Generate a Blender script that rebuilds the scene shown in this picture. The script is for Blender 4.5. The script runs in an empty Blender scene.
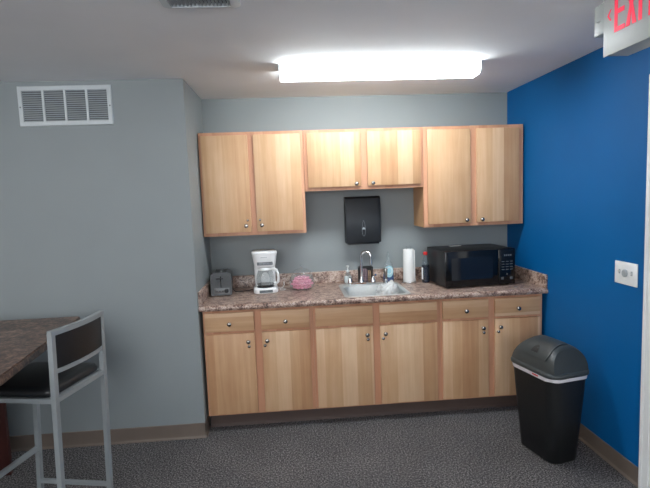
import bpy, bmesh, math, random
from mathutils import Vector, Matrix
random.seed(7)
sc = bpy.context.scene
col = sc.collection
PI = math.pi

# ------------------------------------------------------------------ helpers
def lin(r, g, b):
    def f(c):
        c /= 255.0
        return c / 12.92 if c <= 0.04045 else ((c + 0.055) / 1.055) ** 2.4
    return (f(r), f(g), f(b), 1.0)

class N:
    """small node-tree writer"""
    def __init__(self, name):
        self.m = bpy.data.materials.new(name); self.m.use_nodes = True
        self.t = self.m.node_tree; self.t.nodes.clear()
        self.out = self.t.nodes.new('ShaderNodeOutputMaterial')
    def n(self, typ, **kw):
        nd = self.t.nodes.new(typ)
        ins = kw.pop('ins', {})
        for k, v in kw.items(): setattr(nd, k, v)
        for k, v in ins.items(): nd.inputs[k].default_value = v
        return nd
    def l(self, a, ao, b, bi): self.t.links.new(a.outputs[ao], b.inputs[bi])
    def ramp(self, stops, interp='LINEAR'):
        nd = self.t.nodes.new('ShaderNodeValToRGB'); cr = nd.color_ramp; cr.interpolation = interp
        while len(cr.elements) < len(stops): cr.elements.new(0.5)
        for e, (p, c) in zip(cr.elements, stops): e.position = p; e.color = c
        return nd
    def done(self, sh, so=0):
        self.t.links.new(sh.outputs[so], self.out.inputs['Surface']); return self.m

def simple(name, c, rough=0.5, metal=0.0, var=0.06, scale=30.0, bump=0.0, bscale=200.0, spec=0.5, coat=0.0, emit=None, trans=0.0):
    k = N(name)
    p = k.n('ShaderNodeBsdfPrincipled', ins={'Roughness': rough, 'Metallic': metal, 'Specular IOR Level': spec, 'Coat Weight': coat, 'Transmission Weight': trans})
    tc = k.n('ShaderNodeTexCoord')
    nz = k.n('ShaderNodeTexNoise', ins={'Scale': scale, 'Detail': 3.0})
    k.l(tc, 'Object', nz, 'Vector')
    a = tuple(x * (1 - var) for x in c[:3]) + (1,); b = tuple(min(1, x * (1 + var)) for x in c[:3]) + (1,)
    r = k.ramp([(0.3, a), (0.7, b)])
    k.l(nz, 'Fac', r, 'Fac'); k.l(r, 'Color', p, 'Base Color')
    if bump:
        n2 = k.n('ShaderNodeTexNoise', ins={'Scale': bscale, 'Detail': 2.0}); k.l(tc, 'Object', n2, 'Vector')
        bp = k.n('ShaderNodeBump', ins={'Strength': bump, 'Distance': 0.002}); k.l(n2, 'Fac', bp, 'Height'); k.l(bp, 'Normal', p, 'Normal')
    if emit:
        p.inputs['Emission Color'].default_value = emit[0]; p.inputs['Emission Strength'].default_value = emit[1]
    return k.done(p)

def thin(name, tint, opacity, rough=0.05, frost=None):
    """thin clear plastic / glass: mostly transparent, glossy by angle, with a little body"""
    k = N(name)
    tr = k.n('ShaderNodeBsdfTransparent', ins={'Color': tint})
    gl = k.n('ShaderNodeBsdfGlossy', ins={'Roughness': rough, 'Color': (1, 1, 1, 1)})
    df = k.n('ShaderNodeBsdfDiffuse', ins={'Color': frost or (0.8, 0.85, 0.85, 1)})
    m1 = k.n('ShaderNodeMixShader', ins={0: opacity})
    k.t.links.new(tr.outputs[0], m1.inputs[1]); k.t.links.new(df.outputs[0], m1.inputs[2])
    lw = k.n('ShaderNodeLayerWeight', ins={'Blend': 0.5})
    pw = k.n('ShaderNodeMath', operation='POWER', ins={1: 4.0}); k.l(lw, 'Facing', pw, 0)
    fr = k.n('ShaderNodeMath', operation='MULTIPLY_ADD', ins={1: 0.5, 2: 0.035}); k.l(pw, 0, fr, 0)
    m2 = k.n('ShaderNodeMixShader'); k.t.links.new(fr.outputs[0], m2.inputs[0])
    k.t.links.new(m1.outputs[0], m2.inputs[1]); k.t.links.new(gl.outputs[0], m2.inputs[2])
    return k.done(m2)

def wood(name, tones, axis='X', freq=9.0, rough=0.42):
    """maple-like veneer: strips across `axis`, grain along the other direction"""
    k = N(name)
    tc = k.n('ShaderNodeTexCoord'); oi = k.n('ShaderNodeObjectInfo')
    sep = k.n('ShaderNodeSeparateXYZ'); k.l(tc, 'Object', sep, 'Vector')
    mul = k.n('ShaderNodeMath', operation='MULTIPLY', ins={1: freq}); k.l(sep, axis, mul, 0)
    rnd = k.n('ShaderNodeMath', operation='MULTIPLY', ins={1: 83.0}); k.l(oi, 'Random', rnd, 0)
    w = k.n('ShaderNodeMath', operation='ADD'); k.l(mul, 0, w, 0); k.l(rnd, 0, w, 1)
    vo = k.n('ShaderNodeTexVoronoi', voronoi_dimensions='1D', ins={'Scale': 1.0}); k.l(w, 0, vo, 'W')
    sc_ = k.n('ShaderNodeSeparateColor'); k.l(vo, 'Color', sc_, 'Color')
    off = k.n('ShaderNodeCombineXYZ'); k.l(rnd, 0, off, 'X'); k.l(rnd, 0, off, 'Y'); k.l(rnd, 0, off, 'Z')
    add = k.n('ShaderNodeVectorMath', operation='ADD'); k.l(tc, 'Object', add, 0); k.l(off, 0, add, 1)
    mp = k.n('ShaderNodeMapping')
    mp.inputs['Scale'].default_value = (28, 28, 1.6) if axis == 'X' else (1.6, 28, 28)
    k.l(add, 0, mp, 'Vector')
    gr = k.n('ShaderNodeTexNoise', ins={'Scale': 1.0, 'Detail': 5.0, 'Roughness': 0.6, 'Distortion': 0.4}); k.l(mp, 0, gr, 'Vector')
    big = k.n('ShaderNodeTexNoise', ins={'Scale': 5.0, 'Detail': 2.0}); k.l(add, 0, big, 'Vector')
    a = k.n('ShaderNodeMath', operation='MULTIPLY', ins={1: 0.5}); k.l(sc_, 0, a, 0)
    b = k.n('ShaderNodeMath', operation='MULTIPLY', ins={1: 0.55}); k.l(gr, 'Fac', b, 0)
    c = k.n('ShaderNodeMath', operation='MULTIPLY', ins={1: 0.22}); k.l(big, 'Fac', c, 0)
    s1 = k.n('ShaderNodeMath', operation='ADD'); k.l(a, 0, s1, 0); k.l(b, 0, s1, 1)
    s2 = k.n('ShaderNodeMath', operation='ADD'); k.l(s1, 0, s2, 0); k.l(c, 0, s2, 1)
    rp = k.ramp([(0.25, tones[0]), (0.62, tones[1]), (0.95, tones[2])]); k.l(s2, 0, rp, 'Fac')
    p = k.n('ShaderNodeBsdfPrincipled', ins={'Roughness': rough, 'Specular IOR Level': 0.4}); k.l(rp, 'Color', p, 'Base Color')
    return k.done(p)

def granite(name, stops, scale=1.0, rough=0.3):
    k = N(name)
    tc = k.n('ShaderNodeTexCoord')
    n1 = k.n('ShaderNodeTexNoise', ins={'Scale': 22.0 * scale, 'Detail': 6.0, 'Roughness': 0.72, 'Distortion': 0.6}); k.l(tc, 'Object', n1, 'Vector')
    n2 = k.n('ShaderNodeTexNoise', ins={'Scale': 95.0 * scale, 'Detail': 3.0, 'Roughness': 0.7}); k.l(tc, 'Object', n2, 'Vector')
    a = k.n('ShaderNodeMath', operation='MULTIPLY', ins={1: 0.6}); k.l(n1, 'Fac', a, 0)
    b = k.n('ShaderNodeMath', operation='MULTIPLY', ins={1: 0.4}); k.l(n2, 'Fac', b, 0)
    s = k.n('ShaderNodeMath', operation='ADD'); k.l(a, 0, s, 0); k.l(b, 0, s, 1)
    r = k.ramp(stops); k.l(s, 0, r, 'Fac')
    p = k.n('ShaderNodeBsdfPrincipled', ins={'Roughness': rough, 'Specular IOR Level': 0.45}); k.l(r, 'Color', p, 'Base Color')
    return k.done(p)

def carpet(name):
    k = N(name)
    tc = k.n('ShaderNodeTexCoord')
    n1 = k.n('ShaderNodeTexNoise', ins={'Scale': 108.0, 'Detail': 3.0, 'Roughness': 0.8}); k.l(tc, 'Object', n1, 'Vector')
    n2 = k.n('ShaderNodeTexNoise', ins={'Scale': 2.2, 'Detail': 3.0}); k.l(tc, 'Object', n2, 'Vector')
    r = k.ramp([(0.36, lin(34, 33, 34)), (0.50, lin(90, 88, 89)), (0.64, lin(166, 162, 162))]); k.l(n1, 'Fac', r, 'Fac')
    r2 = k.ramp([(0.3, (0.82, 0.82, 0.82, 1)), (0.7, (1.1, 1.08, 1.06, 1))]); k.l(n2, 'Fac', r2, 'Fac')
    mx = k.n('ShaderNodeMix', data_type='RGBA', blend_type='MULTIPLY'); mx.inputs[0].default_value = 1.0
    k.t.links.new(r.outputs[0], mx.inputs[6]); k.t.links.new(r2.outputs[0], mx.inputs[7])
    p = k.n('ShaderNodeBsdfPrincipled', ins={'Roughness': 0.95, 'Specular IOR Level': 0.1})
    k.t.links.new(mx.outputs[2], p.inputs['Base Color'])
    bp = k.n('ShaderNodeBump', ins={'Strength': 0.7, 'Distance': 0.006}); k.l(n1, 'Fac', bp, 'Height'); k.l(bp, 'Normal', p, 'Normal')
    return k.done(p)

def emitter(name, c, s):
    k = N(name); e = k.n('ShaderNodeEmission', ins={'Color': c, 'Strength': s}); return k.done(e)

# ---- mesh builders (all add to a bmesh)
def BM(): return bmesh.new()
def box(bm, x0, x1, y0, y1, z0, z1, bev=0.0, seg=2):
    ret = bmesh.ops.create_cube(bm, size=1.0)
    vs = ret['verts']
    for v in vs:
        v.co = Vector((x0 if v.co.x < 0 else x1, y0 if v.co.y < 0 else y1, z0 if v.co.z < 0 else z1))
    if bev > 0:
        es = list({e for v in vs for e in v.link_edges})
        bmesh.ops.bevel(bm, geom=es, offset=bev, segments=seg, affect='EDGES', profile=0.5)
    return bm
def loft(bm, loops, cap0=True, cap1=True, closed=True):
    rows = [[bm.verts.new(p) for p in lp] for lp in loops]
    n = len(rows[0])
    for a, b in zip(rows, rows[1:]):
        for i in range(n if closed else n - 1):
            j = (i + 1) % n
            bm.faces.new((a[i], a[j], b[j], b[i]))
    if cap0: bm.faces.new(list(reversed(rows[0])))
    if cap1: bm.faces.new(rows[-1])
    return rows
def rr(cx, cy, hx, hy, r, z, n=6):
    r = min(r, hx - 1e-4, hy - 1e-4); pts = []
    for (sx, sy, a0) in ((1, 1, 0), (-1, 1, 90), (-1, -1, 180), (1, -1, 270)):
        for i in range(n + 1):
            a = math.radians(a0 + 90 * i / n)
            pts.append(Vector((cx + sx * (hx - r) + r * math.cos(a), cy + sy * (hy - r) + r * math.sin(a), z)))
    return pts
def lathe(bm, prof, c=(0, 0, 0), seg=32, cap0=True, cap1=True):
    loops = []
    for r, z in prof:
        r = max(r, 1e-4)
        loops.append([Vector((c[0] + r * math.cos(2 * PI * i / seg), c[1] + r * math.sin(2 * PI * i / seg), c[2] + z)) for i in range(seg)])
    loft(bm, loops, cap0, cap1)
def tube(bm, pts, r, seg=10, square=False):
    pts = [Vector(p) for p in pts]; n = len(pts); loops = []
    up = None
    for i, p in enumerate(pts):
        t = (pts[min(i + 1, n - 1)] - pts[max(i - 1, 0)]).normalized()
        if up is None:
            up = Vector((0, 0, 1)) if abs(t.z) < 0.9 else Vector((0, 1, 0))
        s = t.cross(up).normalized(); u = s.cross(t).normalized(); up = u
        rad = r[i] if isinstance(r, (list, tuple)) else r
        if square:
            q = [(1, 1), (-1, 1), (-1, -1), (1, -1)]
            loops.append([p + s * a * rad + u * b * rad for a, b in q])
        else:
            loops.append([p + s * math.cos(2 * PI * k / seg) * rad + u * math.sin(2 * PI * k / seg) * rad for k in range(seg)])
    loft(bm, loops)
def prism(bm, poly, plane, a, b):
    """poly of 2-D points extruded from a to b along the axis left out of plane ('xy','xz','yz')"""
    def P(p, h):
        return Vector({'xy': (p[0], p[1], h), 'xz': (p[0], h, p[1]), 'yz': (h, p[0], p[1])}[plane])
    loft(bm, [[P(p, a) for p in poly], [P(p, b) for p in poly]])
def arc(p0, c, n, a0, a1, r, plane='xz'):
    out = []
    for i in range(n + 1):
        a = math.radians(a0 + (a1 - a0) * i / n)
        out.append((c[0] + r * math.cos(a), c[1], c[2] + r * math.sin(a)))
    return out

def build(name, bm, mat, parent=None, smooth=35, loc=None, kind=None):
    bmesh.ops.recalc_face_normals(bm, faces=bm.faces[:])
    me = bpy.data.meshes.new(name); bm.to_mesh(me); bm.free()
    if mat is not None: me.materials.append(mat)
    if smooth:
        for p in me.polygons: p.use_smooth = True
        me.set_sharp_from_angle(angle=math.radians(smooth))
    o = bpy.data.objects.new(name, me); col.objects.link(o)
    if parent is not None: o.parent = parent
    if loc is not None: o.location = loc
    if kind: o['kind'] = kind
    return o
def thing(name, label, cat, loc=(0, 0, 0), rz=0.0, group=None):
    o = bpy.data.objects.new(name, None); col.objects.link(o)
    o.empty_display_size = 0.05
    o.location = loc; o.rotation_euler = (0, 0, rz); o['label'] = label; o['category'] = cat
    if group: o['group'] = group
    return o
def struct(name, bm, mat, parent=None, label=None):
    o = build(name, bm, mat, parent, smooth=0)
    if parent is None: o['kind'] = 'structure'
    if label: o['label'] = label
    return o
def dup(o, parent=None):
    c = o.copy(); col.objects.link(c)
    if parent is not None: c.parent = parent
    for ch in list(o.children): dup(ch, c)
    return c

# ------------------------------------------------------------------ materials
M = {}
M['grey_wall'] = simple('grey_wall_paint', lin(146, 153, 154), 0.55, var=0.02, scale=3, bump=0.25, bscale=260)
M['blue_wall'] = simple('blue_wall_paint', lin(0, 98, 162), 0.55, var=0.03, scale=3, bump=0.25, bscale=260, spec=0.25)
M['ceiling'] = simple('ceiling_paint', lin(247, 248, 249), 0.8, var=0.02, scale=3, bump=0.3, bscale=180)
M['carpet'] = carpet('grey_flecked_carpet')
M['base_vinyl'] = simple('taupe_vinyl_base', lin(118, 105, 95), 0.5, var=0.05, scale=8)
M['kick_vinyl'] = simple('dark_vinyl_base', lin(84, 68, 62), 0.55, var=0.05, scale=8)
M['white_trim'] = simple('white_trim_paint', lin(242, 243, 242), 0.4, var=0.02, scale=5)
M['maple'] = wood('maple_door_veneer', [lin(186, 135, 95), lin(211, 169, 129), lin(231, 197, 160)], 'X', 9.0)
M['maple_drawer'] = wood('maple_drawer_veneer', [lin(186, 135, 95), lin(211, 169, 129), lin(231, 197, 160)], 'Z', 9.0)
M['frame_wood'] = wood('reddish_frame_wood', [lin(192, 136, 104), lin(206, 152, 120), lin(217, 166, 134)], 'X', 14.0)
M['body_wood'] = wood('maple_side_panel', [lin(196, 148, 104), lin(212, 168, 124), lin(224, 186, 142)], 'X', 7.0)
M['laminate'] = granite('brown_stone_laminate', [(0.38, lin(44, 33, 30)), (0.44, lin(112, 86, 76)), (0.50, lin(160, 132, 118)), (0.56, lin(208, 188, 174)), (0.62, lin(120, 88, 80)), (0.68, lin(70, 52, 50))])
M['table_lam'] = granite('brown_table_laminate', [(0.40, lin(26, 19, 16)), (0.46, lin(70, 51, 43)), (0.53, lin(110, 83, 69)), (0.60, lin(150, 120, 100))], 0.6)
M['chrome'] = simple('chrome', (0.75, 0.76, 0.78, 1), 0.12, 1.0, var=0.02)
M['knob_metal'] = simple('dark_nickel', (0.42, 0.39, 0.36, 1), 0.22, 1.0, var=0.05)
M['steel'] = simple('brushed_sink_steel', (0.68, 0.70, 0.69, 1), 0.42, 0.8, var=0.04, scale=60)
M['toaster_steel'] = simple('dark_toaster_steel', (0.105, 0.11, 0.115, 1), 0.3, 0.6, var=0.06, scale=50)
M['black'] = simple('black_plastic', lin(24, 25, 28), 0.4, var=0.1)
M['black_gloss'] = simple('black_gloss', lin(14, 15, 18), 0.12, var=0.05)
M['black_window'] = simple('dark_glass_window', lin(22, 27, 36), 0.06, var=0.05)
M['smoke'] = simple('smoked_black_plastic', lin(33, 37, 42), 0.5, var=0.08, scale=12)
M['white_plastic'] = simple('white_plastic', lin(244, 245, 245), 0.32, var=0.02)
M['grey_plastic'] = simple('grey_plastic', lin(120, 122, 124), 0.4, var=0.05)
M['pale_grey'] = simple('pale_grey_print', lin(168, 174, 178), 0.5)
M['mid_grey'] = simple('mid_grey_print', lin(96, 100, 104), 0.5)
M['bin_black'] = simple('bin_black_plastic', lin(20, 22, 24), 0.5, var=0.08, bump=0.2, bscale=300)
M['bin_lid'] = simple('bin_lid_plastic', lin(60, 65, 66), 0.42, var=0.06, bump=0.15, bscale=300)
M['bag_white'] = simple('white_bin_bag', lin(226, 222, 226), 0.4, var=0.05, bump=0.8, bscale=60)
M['red'] = simple('red_plastic', lin(214, 40, 40), 0.35)
M['stool_metal'] = simple('grey_painted_steel', lin(158, 164, 166), 0.4, 0.2, var=0.03)
M['vinyl'] = simple('black_vinyl_pad', lin(26, 28, 31), 0.42, var=0.08, bump=0.2, bscale=220)
M['red_wood'] = wood('dark_red_wood_panel', [lin(52, 24, 22), lin(64, 31, 28), lin(78, 40, 35)], 'X', 6.0)
M['paper'] = simple('white_paper_towel', lin(240, 240, 238), 0.9, var=0.02, bump=0.6, bscale=120)
M['glass'] = thin('clear_glass', (0.96, 0.98, 0.98, 1), 0.05)
M['carafe_glass'] = thin('carafe_glass', (0.90, 0.92, 0.92, 1), 0.16, frost=lin(196, 200, 200))
M['clear_plastic'] = thin('clear_plastic', (0.92, 0.96, 0.97, 1), 0.10)
M['bag_clear'] = thin('clear_crumpled_plastic', (0.95, 0.95, 0.95, 1), 0.6, rough=0.2, frost=lin(236, 237, 236))
M['blue_liquid'] = simple('blue_dish_soap', lin(18, 78, 150), 0.15, var=0.05)
M['label_blue'] = simple('pale_blue_label', lin(176, 220, 232), 0.5, var=0.04)
M['white_soap'] = simple('white_soap', lin(226, 230, 230), 0.35)
M['cola'] = simple('dark_navy_drink', lin(20, 26, 46), 0.12, var=0.1)
M['pink'] = simple('pink_candy', lin(250, 150, 176), 0.35, var=0.2, scale=70)
M['mauve'] = simple('mauve_sponge', lin(176, 150, 158), 0.8, var=0.3, scale=60)
M['tan'] = simple('tan_brush', lin(206, 172, 140), 0.7, var=0.1)
M['vent_white'] = simple('white_enamel', lin(206, 212, 214), 0.4, var=0.02)
M['vent_slat'] = simple('grey_enamel_slat', lin(176, 182, 186), 0.45, var=0.02)
M['vent_dark'] = simple('duct_dark', lin(92, 96, 99), 0.8)
M['tube_light'] = emitter('lit_fluorescent_diffuser', (0.90, 0.97, 1.0, 1), 10.0)
M['rear_fill'] = emitter('rear_fill_diffuser', (0.97, 0.98, 1.0, 1), 9.0)  # for the two fill fixtures added out of view
M['window_fill'] = emitter('fill_window_emitter', (0.95, 0.98, 1.0, 1), 2.35)  # glow of the added rear window, a fill source
M['pale_wall'] = simple('pale_wall_paint', lin(222, 222, 220), 0.6, var=0.02, scale=3)
M['exit_white'] = simple('exit_housing_white', lin(178, 184, 182), 0.45, var=0.02)
M['exit_red'] = simple('exit_letter_red', lin(215, 18, 48), 0.4, emit=((1.0, 0.03, 0.10, 1), 0.22))
M['display'] = simple('grey_display', lin(92, 100, 104), 0.25, var=0.3, scale=90)

# ------------------------------------------------------------------ the room
XL, XR, YF, HC = -0.0155, 2.455, -0.685, 2.42
X0, YB = -3.6, -6.0
struct('floor', box(BM(), X0, XR + 0.1, YB, 0.1, -0.1, 0.0), M['carpet'])
struct('ceiling', box(BM(), X0, XR + 0.1, YB, 0.1, HC, HC + 0.1), M['ceiling'])
struct('wall_back', box(BM(), XL, XR, 0.0, 0.1, 0, HC), M['grey_wall'])
struct('wall_left', box(BM(), X0, XL, YF, 0.1, 0, HC), M['grey_wall'])
struct('wall_right', box(BM(), XR, XR + 0.1, YB, 0.1, 0, HC), M['blue_wall'])
struct('wall_far_left', box(BM(), X0 - 0.1, X0, YB, 0.1, 0, HC), M['pale_wall'])
struct('wall_rear', box(BM(), X0 - 0.1, XR + 0.1, YB - 0.1, YB, 0, HC), M['pale_wall'])

def base_profile(bm, p0, p1, nrm, h=0.104):
    """vinyl cove base from p0 to p1 with outward normal nrm"""
    p0, p1, nrm = Vector((*p0, 0)), Vector((*p1, 0)), Vector((*nrm, 0))
    prof = [(0, 0), (0.014, 0), (0.0135, 0.004), (0.006, 0.014), (0.0045, 0.03), (0.0045, h - 0.004), (0.002, h), (0, h)]
    loft(bm, [[p + nrm * d + Vector((0, 0, z)) for d, z in prof] for p in (p0, p1)])
b = BM(); base_profile(b, (X0, YF), (XL + 0.0045, YF), (0, -1)); base_profile(b, (XL, YF - 0.0045), (XL, -0.5345), (1, 0))
struct('baseboard_left', b, M['base_vinyl'])
b = BM(); base_profile(b, (XR, -1.628), (XR, -0.004), (-1, 0)); base_profile(b, (XR, YB), (XR, -2.576), (-1, 0))
struct('baseboard_right', b, M['base_vinyl'])
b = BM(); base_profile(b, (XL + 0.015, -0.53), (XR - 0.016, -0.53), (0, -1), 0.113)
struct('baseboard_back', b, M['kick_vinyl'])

# wide glowing window added on the unseen rear wall as fill light
def bar(bm, x0, x1, z0, z1, d): box(bm, x0, x1, YB + 0.0005, YB + d, z0, z1, 0.003)
b = BM(); WX0, WX1, WZ0, WZ1 = -1.8, 2.0, 1.25, 2.3
bar(b, WX0, WX1, WZ0 - 0.08, WZ0, 0.06); bar(b, WX0, WX1, WZ1, WZ1 + 0.08, 0.04)
for i in range(5):
    x = WX0 + (WX1 - WX0) * i / 4; bar(b, x - 0.03, x + 0.03, WZ0, WZ1, 0.035)
w1 = struct('fill_window', b, M['white_trim'])
struct('fill_pane', box(BM(), WX0, WX1, YB + 0.003, YB + 0.008, WZ0, WZ1), M['window_fill'], w1)

# door on the blue wall with its white casing
def casing(bm, y0, y1, z0, z1):
    box(bm, XR - 0.018, XR - 0.0005, y0, y1, z0, z1, 0.004)
b = BM(); casing(b, -1.692, -1.63, 0, 2.18); box(b, XR - 0.026, XR - 0.0185, -1.656, -1.634, 0, 2.172, 0.003)
struct('trim_1', b, M['white_trim'])
b = BM(); casing(b, -2.512, -1.693, 2.118, 2.18); struct('trim_2', b, M['white_trim'])
b = BM(); casing(b, -2.575, -2.513, 0, 2.18); struct('trim_3', b, M['white_trim'])
d1 = struct('door_1', box(BM(), XR - 0.012, XR - 0.001, -2.51, -1.695, 0.012, 2.115, 0.002), M['white_trim'])
b = BM(); tube(b, [(XR - 0.012, -2.44, 1.0), (XR - 0.06, -2.44, 1.0)], 0.012); lathe(b, [(0.012, -0.02), (0.028, -0.012), (0.03, 0.0), (0.026, 0.014), (0.01, 0.02)], (0, 0, 0))
for v in b.verts:
    if abs(v.co.x) < 0.05 and abs(v.co.y) < 0.05: v.co = Vector((XR - 0.062 + v.co.z, -2.44 + v.co.y, 1.0 + v.co.x))
build('door_handle', b, M['chrome'], d1)

# ------------------------------------------------------------------ cabinets
def knob_mesh():
    b = BM()
    prof = [(0.009, 0), (0.006, 0.004), (0.0055, 0.011), (0.0125, 0.015), (0.0155, 0.021), (0.0135, 0.027), (0.006, 0.030)]
    loft(b, [[Vector((r * math.cos(2 * PI * i / 20), -h, r * math.sin(2 * PI * i / 20))) for i in range(20)] for r, h in prof])
    return b
knob0 = build('knob', knob_mesh(), M['knob_metal'], smooth=50)
KM = knob0.data
bpy.data.objects.remove(knob0)
def knob(parent, x, y, z, s=1.0, name='knob'):
    o = bpy.data.objects.new(name, KM); col.objects.link(o); o.parent = parent; o.location = (x, y, z); o.scale = (s, s, s); return o
def frame(bm, x0, x1, z0, z1, yb, yf, stiles, rails):
    """a face frame: vertical stiles then rails between them, no overlaps"""
    for a, c in stiles: box(bm, a, c, yf, yb, z0, z1, 0.001, 1)
    for (za, zc) in rails:
        for (s0, s1) in zip(stiles, stiles[1:]): box(bm, s0[1], s1[0], yf + 0.0004, yb, za, zc)

def base_cabinet(x, w, label, panels, false_front=False):
    t = thing('base_cabinet', label, 'cabinet', (x, 0, 0), group='maple base cabinets under the countertop')
    g = 0.0008; T = 0.016
    b = BM()
    box(b, g, T, -0.59, -0.005, 0.114, 0.874); box(b, w - T, w - g, -0.59, -0.005, 0.114, 0.874)
    box(b, T, w - T, -0.59, -0.005, 0.114, 0.13); box(b, T, w - T, -0.012, -0.005, 0.13, 0.874)
    box(b, T, w - T, -0.525, -0.51, 0.001, 0.114)
    build('cabinet_body', b, M['body_wood'], t, smooth=0)
    b = BM(); m = w / 2
    frame(b, 0, w, 0.114, 0.875, -0.59, -0.61, [(g, 0.04), (m - 0.036, m + 0.036), (w - 0.04, w - g)], [(0.114, 0.15), (0.685, 0.73), (0.835, 0.875)])
    build('face_frame', b, M['frame_wood'], t, smooth=0)
    for k, (a, c) in enumerate(panels):
        d = build('drawer', box(BM(), a, c, -0.63, -0.611, 0.722, 0.852, 0.003), M['maple_drawer'], t)
        if not false_front: knob(d, (a + c) / 2, -0.63, 0.776)
        o = build('door', box(BM(), a, c, -0.63, -0.611, 0.128, 0.703, 0.003), M['maple'], t)
        kx = c - 0.044 if k == 0 else a + 0.036
        knob(o, kx, -0.63, 0.645)
        s = knob(o, kx + (0.004 if k == 0 else -0.016), -0.63, 0.612, 0.72, 'knob_bumper')
    return t
base_cabinet(0.0, 0.762, 'maple base cabinet standing under the toaster and coffee maker', [(0.016, 0.352), (0.402, 0.738)])
base_cabinet(0.762, 0.914, 'widest maple base cabinet under the sink, with two knobless drawer fronts', [(0.018, 0.424), (0.474, 0.888)], True)
base_cabinet(1.676, 0.762, 'maple base cabinet under the microwave beside the trash can', [(0.016, 0.352), (0.400, 0.738)])

def wall_cabinet(x, w, zb, zt, label, panels, kz, bumper=0.0):
    t = thing('wall_cabinet', label, 'cabinet', (x, 0, zb), group='maple wall cabinets above the counter')
    h = zt - zb; g = 0.0008; T = 0.016
    b = BM()
    box(b, g, T, -0.285, -0.003, 0, h); box(b, w - T, w - g, -0.285, -0.003, 0, h)
    box(b, T, w - T, -0.285, -0.003, 0.012, 0.028); box(b, T, w - T, -0.285, -0.003, h - 0.016, h); box(b, T, w - T, -0.01, -0.003, 0.028, h - 0.016)
    build('cabinet_body', b, M['body_wood'], t, smooth=0)
    b = BM(); m = w / 2
    frame(b, 0, w, 0, h, -0.285, -0.305, [(g, 0.04), (m - 0.036, m + 0.036), (w - 0.04, w - g)], [(0, 0.04), (h - 0.04, h)])
    build('face_frame', b, M['frame_wood'], t, smooth=0)
    for k, (a, c) in enumerate(panels):
        o = build('door', box(BM(), a, c, -0.325, -0.306, 0.026, h - 0.024, 0.003), M['maple'], t)
        kx = c - 0.038 if k == 0 else a + 0.036
        knob(o, kx, -0.325, kz)
        if bumper: knob(o, kx + (0.012 if k == 0 else -0.012), -0.325, kz + bumper, 0.55, 'knob_bumper')
    return t
wall_cabinet(-0.01, 0.7655, 1.361, 2.121, 'tall maple wall cabinet hanging above the toaster and coffee maker', [(0.021, 0.358), (0.399, 0.742)], 0.072, 0.04)
wall_cabinet(0.756, 0.900, 1.671, 2.121, 'short maple wall cabinet above the black towel dispenser', [(0.024, 0.424), (0.474, 0.880)], 0.044)
wall_cabinet(1.6565, 0.785, 1.361, 2.121, 'tall maple wall cabinet above the microwave next to the blue wall', [(0.030, 0.364), (0.412, 0.747)], 0.048)

# ------------------------------------------------------------------ countertop with sink cut-out and splashes
ct = thing('countertop', 'brown stone-look laminate countertop running wall to wall over the base cabinets', 'countertop', (0, 0, 0.876))
CX0, CX1 = XL + 0.001, XR - 0.001
HX0, HX1, HY0, HY1 = 1.010, 1.460, -0.595, -0.145
b = BM()
nose = [(-0.0, 0.0), (-0.655, 0.0), (-0.662, 0.006), (-0.664, 0.016), (-0.661, 0.028), (-0.652, 0.036), (-0.640, 0.038)]
front = [(HY0, 0.0)] + [p for p in nose[1:]] + [(HY0, 0.038)]
prism(b, front, 'yz', CX0, CX1)
box(b, CX0, HX0, HY0, -0.001, 0, 0.038); box(b, HX1, CX1, HY0, -0.001, 0, 0.038); box(b, HX0, HX1, HY1, -0.001, 0, 0.038)
build('counter_slab', b, M['laminate'], ct, smooth=40)
b = BM(); prism(b, [(-0.001, 0.0385), (-0.021, 0.0385), (-0.021, 0.130), (-0.017, 0.136), (-0.001, 0.136)], 'yz', CX0, CX1); build('backsplash', b, M['laminate'], ct, smooth=40)
for (a, c) in ((CX0, CX0 + 0.019), (CX1 - 0.019, CX1)):
    b = BM(); box(b, a, c, -0.655, -0.0215, 0.0385, 0.136, 0.003); build('side_splash', b, M['laminate'], ct, smooth=40)

# ------------------------------------------------------------------ sink, faucet, sprayer
ZC = 0.914
sk = thing('sink', 'stainless steel drop-in sink set in the brown countertop', 'sink', (1.235, -0.372, ZC))
b = BM()
hx, hy = 0.240, 0.247
bc, bhy = -0.038, 0.196       # bowl centre / half depth (deck for the faucet at the back)
loops = [rr(0, 0, hx, hy, 0.04, 0.0008), rr(0, 0, hx, hy, 0.04, 0.004), rr(0, 0, hx - 0.006, hy - 0.006, 0.036, 0.008),
         rr(0, bc, 0.211, bhy + 0.006, 0.05, 0.0075), rr(0, bc, 0.205, bhy, 0.05, 0.002), rr(0, bc, 0.196, bhy - 0.012, 0.05, -0.10), rr(0, bc, 0.183, bhy - 0.024, 0.06, -0.158), rr(0, bc, 0.15, bhy - 0.05, 0.06, -0.168),
         rr(0, bc, 0.04, 0.04, 0.039, -0.170)]
loft(b, loops, cap0=False, cap1=True)
build('sink_bowl', b, M['steel'], sk, smooth=40)
b = BM(); lathe(b, [(0.036, 0), (0.036, 0.004), (0.03, 0.006), (0.02, 0.002), (0.001, 0.002)], (0, bc, -0.169)); build('drain', b, M['chrome'], sk)

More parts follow.
